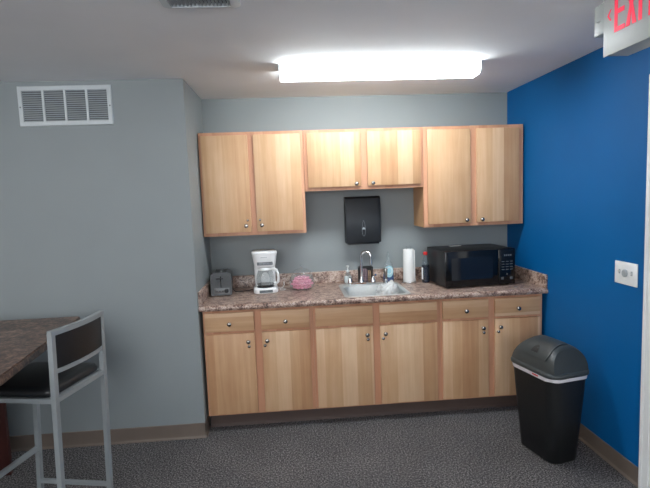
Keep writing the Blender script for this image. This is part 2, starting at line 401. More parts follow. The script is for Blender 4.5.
ZD = ZC + 0.0085
fc = thing('faucet', 'chrome gooseneck faucet with two lever handles on the sink deck', 'faucet', (1.184, -0.160, ZD))
b = BM(); loft(b, [rr(0, 0, 0.115, 0.027, 0.026, 0), rr(0, 0, 0.115, 0.027, 0.026, 0.010), rr(0, 0, 0.108, 0.021, 0.020, 0.016)]); build('base_plate', b, M['chrome'], fc, smooth=40)
b = BM(); lathe(b, [(0.022, 0.015), (0.02, 0.03), (0.014, 0.042), (0.013, 0.06)])
th = math.radians(-30); R = 0.041
path = [(0, 0, 0.05), (0, 0, 0.12), (0, 0, 0.19)]
for i in range(1, 15):
    a = PI - math.radians(195) * i / 14
    path.append(((R + R * math.cos(a)) * math.cos(th), (R + R * math.cos(a)) * math.sin(th), 0.218 + R * math.sin(a)))
lx, ly, lz = path[-1]
path.append((lx * 1.02, ly * 1.02, lz - 0.03)); path.append((lx * 1.03, ly * 1.03, lz - 0.05))
tube(b, path, [0.011] * (len(path) - 2) + [0.0125, 0.0125], 14); build('spout', b, M['chrome'], fc, smooth=50)
for sx in (-1, 1):
    b = BM(); lathe(b, [(0.02, 0.015), (0.018, 0.03), (0.012, 0.045), (0.010, 0.055), (0.003, 0.058)], (sx * 0.092, 0, 0))
    tube(b, [(sx * 0.092, 0, 0.05), (sx * 0.097, -0.02, 0.066), (sx * 0.105, -0.05, 0.076)], [0.006, 0.0055, 0.007], 10)
    build('lever_handle', b, M['chrome'], fc, smooth=50)
sp = thing('side_sprayer', 'slim chrome side sprayer on the sink deck right of the faucet', 'sprayer', (1.379, -0.160, ZD))
b = BM(); lathe(b, [(0.022, 0), (0.02, 0.01), (0.013, 0.018), (0.012, 0.03)]); build('sprayer_holder', b, M['chrome'], sp, smooth=50)
b = BM(); lathe(b, [(0.011, 0.0305), (0.012, 0.05), (0.014, 0.085), (0.0155, 0.105), (0.012, 0.114), (0.004, 0.117)]); build('spray_head', b, M['knob_metal'], sp, smooth=50)

# clear crumpled bag lying in the sink
import mathutils
b = BM(); bmesh.ops.create_icosphere(b, subdivisions=4, radius=1.0)
for v in b.verts:
    p = v.co.copy()
    n = mathutils.noise.noise(p * 2.1 + Vector((3, 1, 7))) * 0.30 + abs(mathutils.noise.noise(p * 4.7)) * 0.26
    p *= 0.86 + n
    z = p.z * 0.114
    x = p.x * (0.088 + 0.014 * p.z); y = p.y * 0.105
    v.co = Vector((x + 0.010 * p.z, y, max(z, -0.105)))
o = build('plastic_bag', b, M['bag_clear'], None, smooth=22, loc=(1.340, -0.400, 0.862))
o['label'] = 'clear crumpled plastic bag lying in the right side of the sink'; o['category'] = 'bag'

# ------------------------------------------------------------------ small bottles behind the sink
t = thing('soap_pump_bottle', 'small clear hand-soap pump bottle with white soap, left behind the sink', 'bottle', (1.085, -0.068, ZC))
b = BM(); loft(b, [rr(0, 0, 0.026, 0.020, 0.012, 0), rr(0, 0, 0.032, 0.025, 0.016, 0.006), rr(0, 0, 0.034, 0.026, 0.018, 0.035), rr(0, 0, 0.026, 0.022, 0.016, 0.072), rr(0, 0, 0.013, 0.013, 0.012, 0.086), rr(0, 0, 0.012, 0.012, 0.011, 0.094)])
build('bottle_body', b, M['clear_plastic'], t, smooth=50)
b = BM(); loft(b, [rr(0, 0, 0.024, 0.018, 0.011, 0.003), rr(0, 0, 0.029, 0.022, 0.014, 0.008), rr(0, 0, 0.031, 0.0235, 0.016, 0.034), rr(0, 0, 0.026, 0.0205, 0.015, 0.056)]); build('liquid_soap', b, M['white_soap'], t, smooth=50)
b = BM(); lathe(b, [(0.0135, 0.0945), (0.0135, 0.108), (0.006, 0.112), (0.005, 0.136), (0.0105, 0.138), (0.0105, 0.148), (0.004, 0.151)]); tube(b, [(0, -0.004, 0.144), (0, -0.025, 0.144), (0, -0.036, 0.138)], 0.0045, 8)
build('pump', b, M['white_soap'], t, smooth=50)

t = thing('sponge_caddy', 'dark wire sponge caddy with mauve sponge behind the faucet', 'caddy', (1.232, -0.062, ZC))
b = BM(); W2, D2, H2 = 0.054, 0.030, 0.128
for sx in (-1, 1):
    for sy in (-1, 1): tube(b, [(sx * W2, sy * D2, 0.002), (sx * W2, sy * D2, H2)], 0.004, 8)
for z in (0.004, H2):
    tube(b, [(-W2, -D2, z), (W2, -D2, z)], 0.0045, 8); tube(b, [(-W2, D2, z), (W2, D2, z)], 0.0045, 8)
    tube(b, [(-W2, -D2, z), (-W2, D2, z)], 0.0045, 8); tube(b, [(W2, -D2, z), (W2, D2, z)], 0.0045, 8)
for i in range(1, 8):
    x = -W2 + 2 * W2 * i / 8; tube(b, [(x, -D2, 0.004), (x, -D2, H2)], 0.0012, 6)
for i in range(1, 7):
    z = H2 * i / 7; tube(b, [(-W2, -D2, z), (W2, -D2, z)], 0.0012, 6)
box(b, -W2, W2, -D2, D2, 0.001, 0.003)
box(b, -W2, W2, D2 - 0.002, D2, 0.003, H2 - 0.004)
build('wire_frame', b, M['black'], t)
for nm, args, m, lb in (('sponge', (-0.044, 0.012, -0.022, 0.022, 0.005, 0.112), 'mauve', 'mauve sponge standing in the dark wire caddy'),
                    ('scrub_brush', (0.018, 0.042, -0.016, 0.012, 0.005, 0.098), 'tan', 'tan scrub brush standing in the dark wire caddy')):
    o = build(nm, box(BM(), *args, 0.006, 3), M[m], None, loc=(1.232, -0.062, ZC)); o['label'] = lb; o['category'] = nm.replace('_', ' ')

t = thing('dish_soap_bottle', 'clear dish-soap bottle with blue liquid and pale oval label behind the sink', 'bottle', (1.418, -0.078, ZC))
def oval(bm, hx, hy, z, n=24): return [Vector((hx * math.cos(2 * PI * i / n), hy * math.sin(2 * PI * i / n), z)) for i in range(n)]
b = BM(); loft(b, [oval(b, *q) for q in ((0.040, 0.026, 0), (0.045, 0.030, 0.006), (0.045, 0.030, 0.04), (0.042, 0.029, 0.075), (0.043, 0.029, 0.105), (0.038, 0.027, 0.135), (0.022, 0.020, 0.165), (0.013, 0.013, 0.182), (0.011, 0.011, 0.205))]); build('bottle_body', b, M['clear_plastic'], t, smooth=50)
b = BM(); loft(b, [oval(b, *q) for q in ((0.037, 0.024, 0.003), (0.0425, 0.0275, 0.008), (0.0425, 0.0275, 0.04), (0.0405, 0.027, 0.068))]); build('liquid', b, M['blue_liquid'], t, smooth=50)
b = BM(); K = 24
def onb(x, z, off=0.002):   # label hugging the bottle front
    return Vector((x, -(0.0300 * math.sqrt(max(0.02, 1 - (x / 0.046) ** 2)) + off), z))
rings = [[onb(0.036 * s * math.cos(2 * PI * i / K), 0.088 + 0.048 * s * math.sin(2 * PI * i / K)) for i in range(K)] for s in (1.0, 0.75, 0.5, 0.25, 0.02)]
loft(b, rings, False, True); rings2 = [[p + Vector((0, 0.0012, 0)) for p in r] for r in rings]; loft(b, rings2, False, True)
lb = build('label_sticker', b, M['label_blue'], t, smooth=50)
b = BM()
loft(b, [[onb(0.026 * s * math.cos(2 * PI * i / K), 0.094 + 0.030 * s * math.sin(2 * PI * i / K), 0.004) for i in range(K)] for s in (1.0, 0.82)], False, False)
build('label_ring', b, M['white_plastic'], lb, smooth=50)
b = BM(); lathe(b, [(0.0125, 0.2055), (0.0125, 0.224), (0.007, 0.230), (0.0065, 0.246), (0.003, 0.249)]); build('cap', b, M['clear_plastic'], t, smooth=50)

# paper towel roll on a wire stand (roll is its own thing)
t = thing('towel_holder', 'chrome wire stand holding the upright paper towel roll', 'paper towel holder', (1.566, -0.165, ZC))
b = BM(); ring = [(0.058 * math.cos(2 * PI * i / 28), 0.058 * math.sin(2 * PI * i / 28), 0.006) for i in range(29)]
tube(b, ring, 0.0035, 8)
for a in (0, PI / 2):
    tube(b, [(0.058 * math.cos(a), 0.058 * math.sin(a), 0.006), (-0.058 * math.cos(a), -0.058 * math.sin(a), 0.006)], 0.0025, 8)
for a in range(4): lathe(b, [(0.005, 0), (0.005, 0.004)], (0.058 * math.cos(a * PI / 2), 0.058 * math.sin(a * PI / 2), 0), 10)
build('wire_base', b, M['chrome'], t, smooth=50)
b = BM(); pth = [(-0.014, 0, 0.006), (-0.014, 0, 0.296)]; tube(b, pth, 0.003, 8); tube(b, [(0.014, 0, 0.006), (0.014, 0, 0.296)], 0.003, 8); build('wire_post', b, M['chrome'], t, smooth=50)
b = BM(); n = 40
def ringp(r, z, fl=False): return [Vector((r * (1 + 0.015 * math.sin(5 * 2 * PI * i / n)) * math.cos(2 * PI * i / n), r * math.sin(2 * PI * i / n), z)) for i in range(n)]
loft(b, [ringp(0.021, 0.010), ringp(0.0435, 0.010), ringp(0.0455, 0.016), ringp(0.0445, 0.14), ringp(0.043, 0.266), ringp(0.041, 0.271), ringp(0.021, 0.271), ringp(0.020, 0.010)], False, False)
box(b, 0.040, 0.048, -0.018, 0.016, 0.012, 0.262, 0.002)
o = build('paper_towel_roll', b, M['paper'], None, smooth=40, loc=(1.566, -0.165, ZC)); o['label'] = 'white paper towel roll standing on a wire holder right of the sink'; o['category'] = 'paper towel roll'

t = thing('soda_bottle', 'small soda bottle with red cap and dark drink beside the microwave', 'bottle', (1.692, -0.205, ZC))
M['bottle_clear'] = thin('clear_soda_plastic', (0.86, 0.92, 0.97, 1), 0.03)
b = BM(); pr = [(0.022, 0), (0.029, 0.004), (0.0315, 0.014), (0.0315, 0.07), (0.029, 0.09), (0.0315, 0.11), (0.0315, 0.145), (0.026, 0.175), (0.016, 0.200), (0.0125, 0.213), (0.0125, 0.222)]
lathe(b, pr); build('bottle_body', b, M['bottle_clear'], t, smooth=50)
b = BM(); lathe(b, [(0.020, 0.003), (0.027, 0.006), (0.029, 0.015), (0.029, 0.07), (0.0268, 0.09), (0.029, 0.11), (0.029, 0.142)]); build('drink', b, M['cola'], t, smooth=50)
b = BM(); sg = 24
for_a = [(-1.0 + 0.0 * i) for i in range(2)]
rows = []
for z in (0.03, 0.125):
    rows.append([Vector((0.0322 * math.cos(PI + 0.0 + 0.62 * i / 10), 0.0322 * math.sin(PI + 0.0 + 0.62 * i / 10), z)) for i in range(11)] + [Vector((0.0330 * math.cos(PI + 0.0 + 0.62 * i / 10), 0.0330 * math.sin(PI + 0.0 + 0.62 * i / 10), z)) for i in range(10, -1, -1)])
loft(b, rows); build('label_sticker', b, M['white_plastic'], t, smooth=50)
b = BM(); lathe(b, [(0.0155, 0.2225), (0.0165, 0.226), (0.0165, 0.244), (0.014, 0.248), (0.001, 0.249)]); build('cap', b, M['red'], t, smooth=50)

# ------------------------------------------------------------------ toaster
t = thing('toaster', 'dark steel two-slot toaster at the left end of the counter', 'toaster', (0.092, -0.215, ZC), math.radians(4))
W2, D2, H = 0.075, 0.102, 0.172
b = BM(); prof = [(-W2, 0.010), (-W2 + 0.006, 0.006), (W2 - 0.006, 0.006), (W2, 0.010), (W2, H - 0.03)] + [(W2 - 0.03 + 0.03 * math.cos(math.radians(a)), H - 0.03 + 0.03 * math.sin(math.radians(a))) for a in (15, 35, 55, 75, 90)] + [(-W2 + 0.03 + 0.03 * math.cos(math.radians(a)), H - 0.03 + 0.03 * math.sin(math.radians(a))) for a in (90, 105, 125, 145, 165)] + [(-W2, H - 0.03)]
prism(b, prof, 'xz', -D2, D2); build('toaster_body', b, M['toaster_steel'], t, smooth=40)
fp = [(x * 1.04, 0.008 + (z - 0.008) * 1.03) for x, z in prof]
b = BM(); prism(b, fp, 'xz', -D2 - 0.016, -D2 - 0.0005); e = build('end_panel', b, M['toaster_steel'], t, smooth=40)
b = BM(); prism(b, [(x * 0.96, 0.008 + (z - 0.008) * 0.97) for x, z in prof], 'xz', D2 + 0.0005, D2 + 0.010); build('end_panel', b, M['black'], t, smooth=40)
FY = -D2 - 0.016
for x in (-0.026, 0.026):
    b = BM(); box(b, x - 0.014, x + 0.014, -0.085, 0.085, H, H + 0.0012); build('bread_slot', b, M['black'], t)
    b = BM()
    for s in (-0.017, 0.017): box(b, x + s - 0.002, x + s + 0.002, -0.088, 0.088, H, H + 0.008, 0.001)
    build('slot_rim', b, M['chrome'], t)
b = BM(); box(b, -0.006, 0.002, FY - 0.001, FY + 0.001, 0.066, 0.150); build('lever_slot', b, M['black_gloss'], t)
b = BM(); box(b, -0.034, 0.018, FY - 0.020, FY - 0.001, 0.130, 0.140, 0.003); build('lever', b, M['black'], t)
b = BM(); box(b, -0.052, 0.060, FY - 0.003, FY - 0.0003, 0.018, 0.062, 0.001); cp = build('control_panel', b, M['grey_plastic'], t)
b = BM()
for i in range(3): box(b, -0.042 + i * 0.022, -0.026 + i * 0.022, FY - 0.006, FY - 0.0032, 0.034, 0.044, 0.001)
build('button', b, M['toaster_steel'], cp)
b = BM(); loft(b, [[Vector((0.037 + r * math.cos(2 * PI * i / 20), FY - h, 0.040 + r * math.sin(2 * PI * i / 20))) for i in range(20)] for r, h in ((0.016, 0.0032), (0.016, 0.006), (0.012, 0.008), (0.012, 0.018), (0.009, 0.020))]); build('dial', b, M['black'], cp, smooth=40)
for sx in (-1, 1):
    for sy in (-1, 1):
        b = BM(); lathe(b, [(0.010, 0), (0.012, 0.006)], (sx * 0.055, sy * 0.085, 0), 14); build('foot', b, M['black'], t)
b = BM(); tube(b, [(0.078, 0.03, 0.02), (0.095, 0.012, 0.007), (0.125, -0.002, 0.0045), (0.165, 0.012, 0.0045), (0.205, 0.03, 0.0045), (0.235, 0.07, 0.0045), (0.25, 0.11, 0.0045)], 0.0035, 8); build('power_cord', b, M['black'], t, smooth=50)

# ------------------------------------------------------------------ coffee maker
t = thing('coffee_maker', 'white drip coffee maker with glass carafe on the counter', 'coffee maker', (0.425, -0.235, ZC), math.radians(4))
b = BM(); loft(b, [rr(0, 0, 0.090, 0.100, 0.05, 0.003), rr(0, 0, 0.094, 0.104, 0.052, 0.010), rr(0, 0, 0.092, 0.102, 0.05, 0.034), rr(0, 0.004, 0.083, 0.093, 0.048, 0.044)]); build('base', b, M['white_plastic'], t, smooth=50)
b = BM(); loft(b, [rr(0, 0.068, 0.080, 0.034, 0.02, 0.0445), rr(0, 0.068, 0.082, 0.034, 0.02, 0.200)]); build('water_tank', b, M['white_plastic'], t, smooth=50)
b = BM(); loft(b, [rr(0, 0.012, 0.079, 0.086, 0.05, 0.2005), rr(0, 0.010, 0.082, 0.090, 0.05, 0.215), rr(0, 0.006, 0.094, 0.096, 0.05, 0.296), rr(0, 0.006, 0.095, 0.097, 0.05, 0.302)]); hd = build('brew_head', b, M['white_plastic'], t, smooth=50)
b = BM(); loft(b, [rr(0, 0.006, 0.096, 0.098, 0.05, 0.3025), rr(0, 0.006, 0.096, 0.098, 0.05, 0.311), rr(0, 0.006, 0.086, 0.088, 0.045, 0.318)]); build('lid', b, M['white_plastic'], t, smooth=50)
# curved vent band and small grey printed line on the head's front
def headpatch(bm, x0, x1, z0, z1, off, n=12):
    def surf(x, z):
        f = (z - 0.215) / 0.081; hxx = 0.082 + 0.012 * f; cyy = 0.010 - 0.004 * f; hyy = 0.090 + 0.006 * f; r = 0.05
        ax = abs(x); fl = hxx - r
        y = cyy - hyy if ax <= fl else cyy - (hyy - r) - math.sqrt(max(0, r * r - (ax - fl) ** 2))
        return y
    fr = [[Vector((x0 + (x1 - x0) * i / n, surf(x0 + (x1 - x0) * i / n, z) - off, z)) for i in range(n + 1)] for z in (z0, z1)]
    bk = [[p + Vector((0, off + 0.0005, 0)) for p in row] for row in fr]
    loft(bm, [fr[0] + bk[0][::-1], fr[1] + bk[1][::-1]])
b = BM(); headpatch(b, -0.058, 0.058, 0.217, 0.240, 0.003); vb = build('filter_vent', b, M['mid_grey'], hd, smooth=50)
b = BM()
for i in range(11): headpatch(b, -0.054 + i * 0.010, -0.0485 + i * 0.010, 0.2215, 0.2355, 0.0042, 2)
build('vent_rib', b, M['pale_grey'], vb, smooth=0)
b = BM(); headpatch(b, -0.030, 0.018, 0.2745, 0.2775, 0.0008); build('front_print', b, M['pale_grey'], hd, smooth=50)
cyc = -0.026
b = BM(); lathe(b, [(0.066, 0), (0.066, 0.003), (0.060, 0.0045)], (0, cyc, 0.0445), 28); build('warming_plate', b, M['black'], t)
b = BM(); loft(b, [rr(0, 0, 0.05, 0.004, 0.003, 0.010), rr(0, 0, 0.05, 0.004, 0.003, 0.030)])
for v in b.verts: v.co.y += -0.1015
build('control_panel', b, M['display'], t)
cf = thing('carafe', 'glass coffee carafe with white handle sitting in the coffee maker', 'carafe', (0.425 + 0.0018, -0.235 + cyc, ZC + 0.0495), math.radians(4))
b = BM(); lathe(b, [(0.045, 0), (0.060, 0.003), (0.068, 0.02), (0.070, 0.05), (0.064, 0.085), (0.054, 0.115), (0.051, 0.124)], (0, 0, 0), 32, True, False); build('glass_body', b, M['carafe_glass'], cf, smooth=60)
b = BM(); lathe(b, [(0.046, 0.0), (0.059, 0.0045), (0.0650, 0.014), (0.0655, 0.017)], (0, 0, 0.0005), 32); build('coffee', b, M['black_gloss'], cf, smooth=60)
b = BM(); lathe(b, [(0.0545, 0.1245), (0.0555, 0.128), (0.0555, 0.138), (0.050, 0.144), (0.015, 0.147)]); build('carafe_lid', b, M['white_plastic'], cf, smooth=50)
b = BM(); pts = [(0.050, 0.0, 0.131), (0.075, 0.0, 0.134), (0.096, 0, 0.126), (0.107, 0, 0.100), (0.110, 0, 0.065), (0.107, 0, 0.035), (0.092, 0, 0.024), (0.0745, 0, 0.027)]
for v in range(1):
    tube(b, [(p[0] * math.cos(-0.5), p[0] * math.sin(-0.5), p[2]) for p in pts], [0.009, 0.0105, 0.011, 0.010, 0.010, 0.011, 0.011, 0.008], 10)
build('carafe_handle', b, M['white_plastic'], cf, smooth=50)
b = BM(); tube(b, [(0.07, 0.085, 0.015), (0.105, 0.09, 0.006), (0.14, 0.065, 0.004), (0.155, 0.03, 0.004), (0.140, 0.0, 0.004), (0.112, 0.005, 0.004), (0.118, 0.05, 0.0115), (0.135, 0.100, 0.006), (0.15, 0.135, 0.02), (0.15, 0.158, 0.04)], 0.003, 8); build('power_cord', b, M['white_plastic'], t, smooth=50)

# ------------------------------------------------------------------ candy jar
jx, jy = 0.706, -0.215
t = thing('candy_jar', 'round clear glass jar with lid full of pink candies', 'jar', (jx, jy, ZC))
b = BM(); lathe(b, [(0.062, 0.0), (0.076, 0.003), (0.093, 0.020), (0.099, 0.046), (0.096, 0.076), (0.086, 0.098), (0.081, 0.106), (0.0795, 0.106), (0.0845, 0.097), (0.0945, 0.075), (0.0975, 0.046), (0.0915, 0.021), (0.075, 0.0055), (0.001, 0.0055)], (0, 0, 0), 40); build('jar_bowl', b, M['glass'], t, smooth=60)
b = BM(); lathe(b, [(0.084, 0.1065), (0.0845, 0.111), (0.072, 0.138), (0.046, 0.160), (0.016, 0.170), (0.010, 0.176), (0.015, 0.186), (0.014, 0.194), (0.001, 0.198)], (0, 0, 0), 40); build('jar_lid', b, M['glass'], t, smooth=60)
cand = None; layer = 0; cid = 0
for L_, (zc, rmax) in enumerate(((0.0205, 0.066), (0.0445, 0.079), (0.0685, 0.075), (0.0905, 0.056))):
    step = 0.0305; off = (0.5 * step if L_ % 2 else 0.0)
    for i in range(-4, 5):
        for j in range(-4, 5):
            x = (i + 0.5 * (j % 2)) * step + off; y = j * step * 0.87
            if math.hypot(x, y) > rmax: continue
            if cand is None:
                b = BM(); bmesh.ops.create_icosphere(b, subdivisions=2, radius=1.0)
                for v in b.verts:
                    p = v.co; w_ = 1 + 0.10 * math.sin(5 * math.atan2(p.y, p.x))
                    v.co = Vector((p.x * 0.0142 * w_, p.y * 0.0142 * w_, p.z * 0.0108))
                o = cand = build('candy', b, M['pink'], None, smooth=60)
            else:
                o = cand.copy(); col.objects.link(o)
            o.location = (jx + x, jy + y, ZC + zc); o.rotation_euler = (random.uniform(-.25, .25), random.uniform(-.25, .25), random.uniform(0, 6))
            o['label'] = 'pink candy inside the clear glass jar'; o['category'] = 'candy'; o['group'] = 'pink candies in the glass jar'

# ------------------------------------------------------------------ microwave
t = thing('microwave', 'black countertop microwave in the right corner under the wall cabinet', 'microwave', (1.752, -0.516, ZC), math.radians(4))
W, D, H = 0.548, 0.385, 0.278
b = BM(); box(b, 0, W, 0.022, D, 0.012, H, 0.006); build('case', b, M['black'], t)
b = BM(); box(b, 0.001, 0.412, 0.0, 0.0215, 0.012, H, 0.005); dr = build('door', b, M['black_gloss'], t)
b = BM(); box(b, 0.048, 0.368, -0.0012, 0.001, 0.062, H - 0.052); build('window', b, M['black_window'], dr)
b = BM(); box(b, 0.414, W - 0.001, 0.0, 0.0215, 0.012, H, 0.005); cp = build('control_panel', b, M['black_gloss'], t)
b = BM(); box(b, 0.441, 0.531, -0.0012, 0.001, 0.214, 0.244); build('display', b, M['black_window'], cp)
def seg7(bm, x, z, s, which):
    w, h, k = 0.5 * s, s, 0.09 * s
    S = {'a': (0, w, h - k, h), 'd': (0, w, 0, k), 'g': (0, w, h / 2 - k / 2, h / 2 + k / 2), 'f': (0, k, h / 2, h), 'e': (0, k, 0, h / 2), 'b': (w - k, w, h / 2, h), 'c': (w - k, w, 0, h / 2)}
    for q in which:
        a0, a1, b0, b1 = S[q]; box(bm, x + a0, x + a1, -0.0018, -0.0013, z + b0, z + b1)
b = BM()
for i in range(4): box(b, 0.457 + i * 0.016, 0.468 + i * 0.016, -0.0022, -0.0013, 0.223, 0.236)
build('display_digit', b, M['mid_grey'], cp, smooth=0)
btn = None
for r_ in range(4):
    for c_ in range(3):
        b = BM(); box(b, 0.439 + c_ * 0.033, 0.461 + c_ * 0.033, -0.0012, 0.0005, 0.180 - r_ * 0.020, 0.1845 - r_ * 0.020)
        build('button', b, M['mid_grey'], cp, smooth=0)
for x in (0.445, 0.515):
    b = BM(); box(b, x - 0.010, x + 0.010, -0.0012, 0.0005, 0.048, 0.066); build('button', b, M['mid_grey'], cp, smooth=0)
b = BM(); box(b, 0.476, 0.486, -0.0012, 0.0005, 0.082, 0.092); build('button', b, M['mid_grey'], cp, smooth=0)
for x in (0.04, W - 0.04):
    for y in (0.05, D - 0.04):
        b = BM(); lathe(b, [(0.013, 0), (0.014, 0.0125)], (x, y, 0), 14); build('foot', b, M['black'], t)
b = BM(); pts = [(-0.045, -0.02), (0.045, -0.02), (0.045, 0.02), (-0.045, 0.02)]; prism(b, pts, 'xy', 0.0006, 0.004)
o = build('paper_slip', b, M['paper'], None, loc=(1.945, -0.165, ZC + H), smooth=0); o.rotation_euler = (0, 0, 0.12); o['label'] = 'small white paper slip lying on top of the microwave'; o['category'] = 'paper'

# ------------------------------------------------------------------ towel dispenser on the back wall
t = thing('towel_dispenser', 'black wall-mounted paper towel dispenser above the sink', 'towel dispenser', (1.218, 0, 1.247))
b = BM(); box(b, -0.140, 0.140, -0.030, -0.001, 0.01, 0.365, 0.004); build('back_plate', b, M['black'], t)
b = BM()
prof = [(-0.0305, 0.0), (-0.112, 0.0), (-0.122, 0.012), (-0.126, 0.16), (-0.124, 0.30), (-0.112, 0.352), (-0.085, 0.368), (-0.0305, 0.370)]
loops = []
for x, s in ((-0.142, 0.93), (-0.140, 0.985), (-0.132, 1.0), (0.112, 1.0), (0.130, 0.985), (0.140, 0.93), (0.142, 0.86)):
    loops.append([Vector((x, -0.0305 + (y + 0.0305) * s, z)) for y, z in prof])
loft(b, loops); cv = build('cover', b, M['smoke'], t, smooth=40)
b = BM(); box(b, -0.130, 0.125, -0.118, -0.032, -0.012, -0.0005, 0.004); build('towel_slot', b, M['black_gloss'], t)
# emblem: thin oval outline with a small light triangle in the middle
b = BM()
def egg(s, y): return [Vector((0.0145 * s * math.sin(a) * (1 - 0.25 * math.cos(a)), y, 0.116 + 0.064 * s * math.cos(a) if s > .9 else 0.116 + (0.064 - 0.005) * math.cos(a))) for a in [2 * PI * i / 40 for i in range(40)]]
YE = -0.1285
lo, li = egg(1.0, YE), [Vector((p.x * 0.72, YE, 0.116 + (p.z - 0.116) * 0.92)) for p in egg(1.0, YE)]
bk = Vector((0, 0.0035, 0))
loft(b, [[p + bk for p in lo], lo, li, [p + bk for p in li]], False, False)
em = build('emblem_outline', b, M['mid_grey'], cv, smooth=40)
b = BM(); prism(b, [(-0.014, 0.108), (0.014, 0.108), (0.006, 0.122), (0.0, 0.126), (-0.006, 0.122)], 'xz', -0.1300, -0.1245); build('emblem_mark', b, M['pale_grey'], cv, smooth=0)

# ------------------------------------------------------------------ ceiling lights (wrap-around strips)
def ceiling_light(x, y, label, rz=0.0, lamp=None):
    t = thing('ceiling_light', label, 'ceiling light', (x, y, HC), rz)
    Lh = 0.617
    b = BM(); box(b, -Lh + 0.012, Lh - 0.012, -0.055, 0.055, -0.030, -0.001, 0.003); build('light_housing', b, M['white_plastic'], t)
    b = BM(); prof = [(-0.080, -0.004), (-0.079, -0.052), (-0.070, -0.068), (-0.054, -0.074), (0.054, -0.074), (0.070, -0.068), (0.079, -0.052), (0.080, -0.004), (0.058, -0.004), (0.058, -0.033), (-0.058, -0.033), (-0.058, -0.004)]
    prism(b, prof, 'yz', -Lh + 0.008, Lh - 0.008); build('diffuser', b, lamp or M['tube_light'], t, smooth=30)
    for s in (-1, 1):
        b = BM(); ep = [(-0.082, -0.001), (-0.081, -0.053), (-0.072, -0.070), (-0.055, -0.076), (0.055, -0.076), (0.072, -0.070), (0.081, -0.053), (0.082, -0.001)]
        prism(b, ep, 'yz', s * (Lh - 0.0075), s * Lh); build('end_cap', b, M['white_plastic'], t, smooth=0)
    return t
ceiling_light(1.222, -0.918, 'lit white wraparound fluorescent light on the ceiling in front of the cabinets')
ceiling_light(-1.5, -3.2, 'added fluorescent fill light farther back on the left, outside the view', 0, M['rear_fill'])  # unseen fixture added to brighten the left wall and fronts
ceiling_light(-0.3, -5.2, 'added fluorescent fill light at the back of the room, behind the viewer', 0, M['rear_fill'])  # another unseen fixture, added for general fill

# ------------------------------------------------------------------ vents
t = thing('wall_vent', 'white return-air grille with four louvred panels high on the grey wall', 'vent', (-0.757, YF, 2.266))
b = BM(); W2, H2, F = 0.289, 0.125, 0.028
o_, i_ = [(-W2, -H2), (W2, -H2), (W2, H2), (-W2, H2)], [(-W2 + F, -H2 + F), (W2 - F, -H2 + F), (W2 - F, H2 - F), (-W2 + F, H2 - F)]
def L3(p, y): return [Vector((q[0], y, q[1])) for q in p]
loft(b, [L3(o_, -0.001), L3(o_, -0.005), L3([(q[0] * 0.985, q[1] * 0.97) for q in o_], -0.012), L3(i_, -0.012), L3(i_, -0.001)], False, False)
pw = (2 * (W2 - F) - 3 * 0.014) / 4
xs = []
for k in range(4):
    a = -W2 + F + k * (pw + 0.014); xs.append((a, a + pw))
    if k < 3: box(b, a + pw, a + pw + 0.014, -0.0115, -0.001, -H2 + F, H2 - F)
build('vent_frame', b, M['vent_white'], t, smooth=0)
b = BM(); box(b, -W2 + F + 0.001, W2 - F - 0.001, -0.002, -0.0008, -H2 + F, H2 - F); build('vent_backing', b, M['vent_dark'], t, smooth=0)
for (a, c) in xs:
    b = BM(); nsl = 15
    for i in range(nsl):
        z = -H2 + F + 0.004 + i * (2 * (H2 - F) - 0.008) / (nsl - 1)
        prism(b, [(-0.0108, z - 0.0042), (-0.0100, z - 0.0048), (-0.0028, z + 0.0038), (-0.0036, z + 0.0046)], 'yz', a + 0.0005, c - 0.0005)
    build('louver_panel', b, M['vent_slat'], t, smooth=0)
for s in (-1, 1):
    b = BM(); loft(b, [[Vector((s * (W2 - 0.014) + r * math.cos(2 * PI * i / 12), -0.012 - h, -0.006 + r * math.sin(2 * PI * i / 12))) for i in range(12)] for r, h in ((0.005, 0), (0.0045, 0.0015))]); build('screw', b, M['grey_plastic'], t)

t = thing('ceiling_vent', 'white square ceiling air register near the top edge of the view', 'vent', (0.315, -2.045, HC))
b = BM(); s0, s1 = 0.155, 0.118
loft(b, [rr(0, 0, s0, s0, 0.02, -0.001), rr(0, 0, s0 - 0.002, s0 - 0.002, 0.02, -0.008), rr(0, 0, s1 + 0.012, s1 + 0.012, 0.008, -0.018), rr(0, 0, s1, s1, 0.004, -0.018), rr(0, 0, s1, s1, 0.004, -0.001)], False, False)
build('vent_frame', b, M['vent_white'], t, smooth=30)
b = BM(); box(b, -s1, s1, -s1, s1, -0.0025, -0.001); build('vent_backing', b, M['vent_dark'], t, smooth=0)
for i in range(16):
    x = -s1 + 0.008 + i * (2 * s1 - 0.016) / 15
    b = BM(); prism(b, [(x - 0.004, -0.016), (x - 0.0028, -0.0165), (x + 0.004, -0.004), (x + 0.0028, -0.0035)], 'xz', -s1 + 0.001, s1 - 0.001); build('vent_slat', b, M['vent_slat'], t, smooth=0)

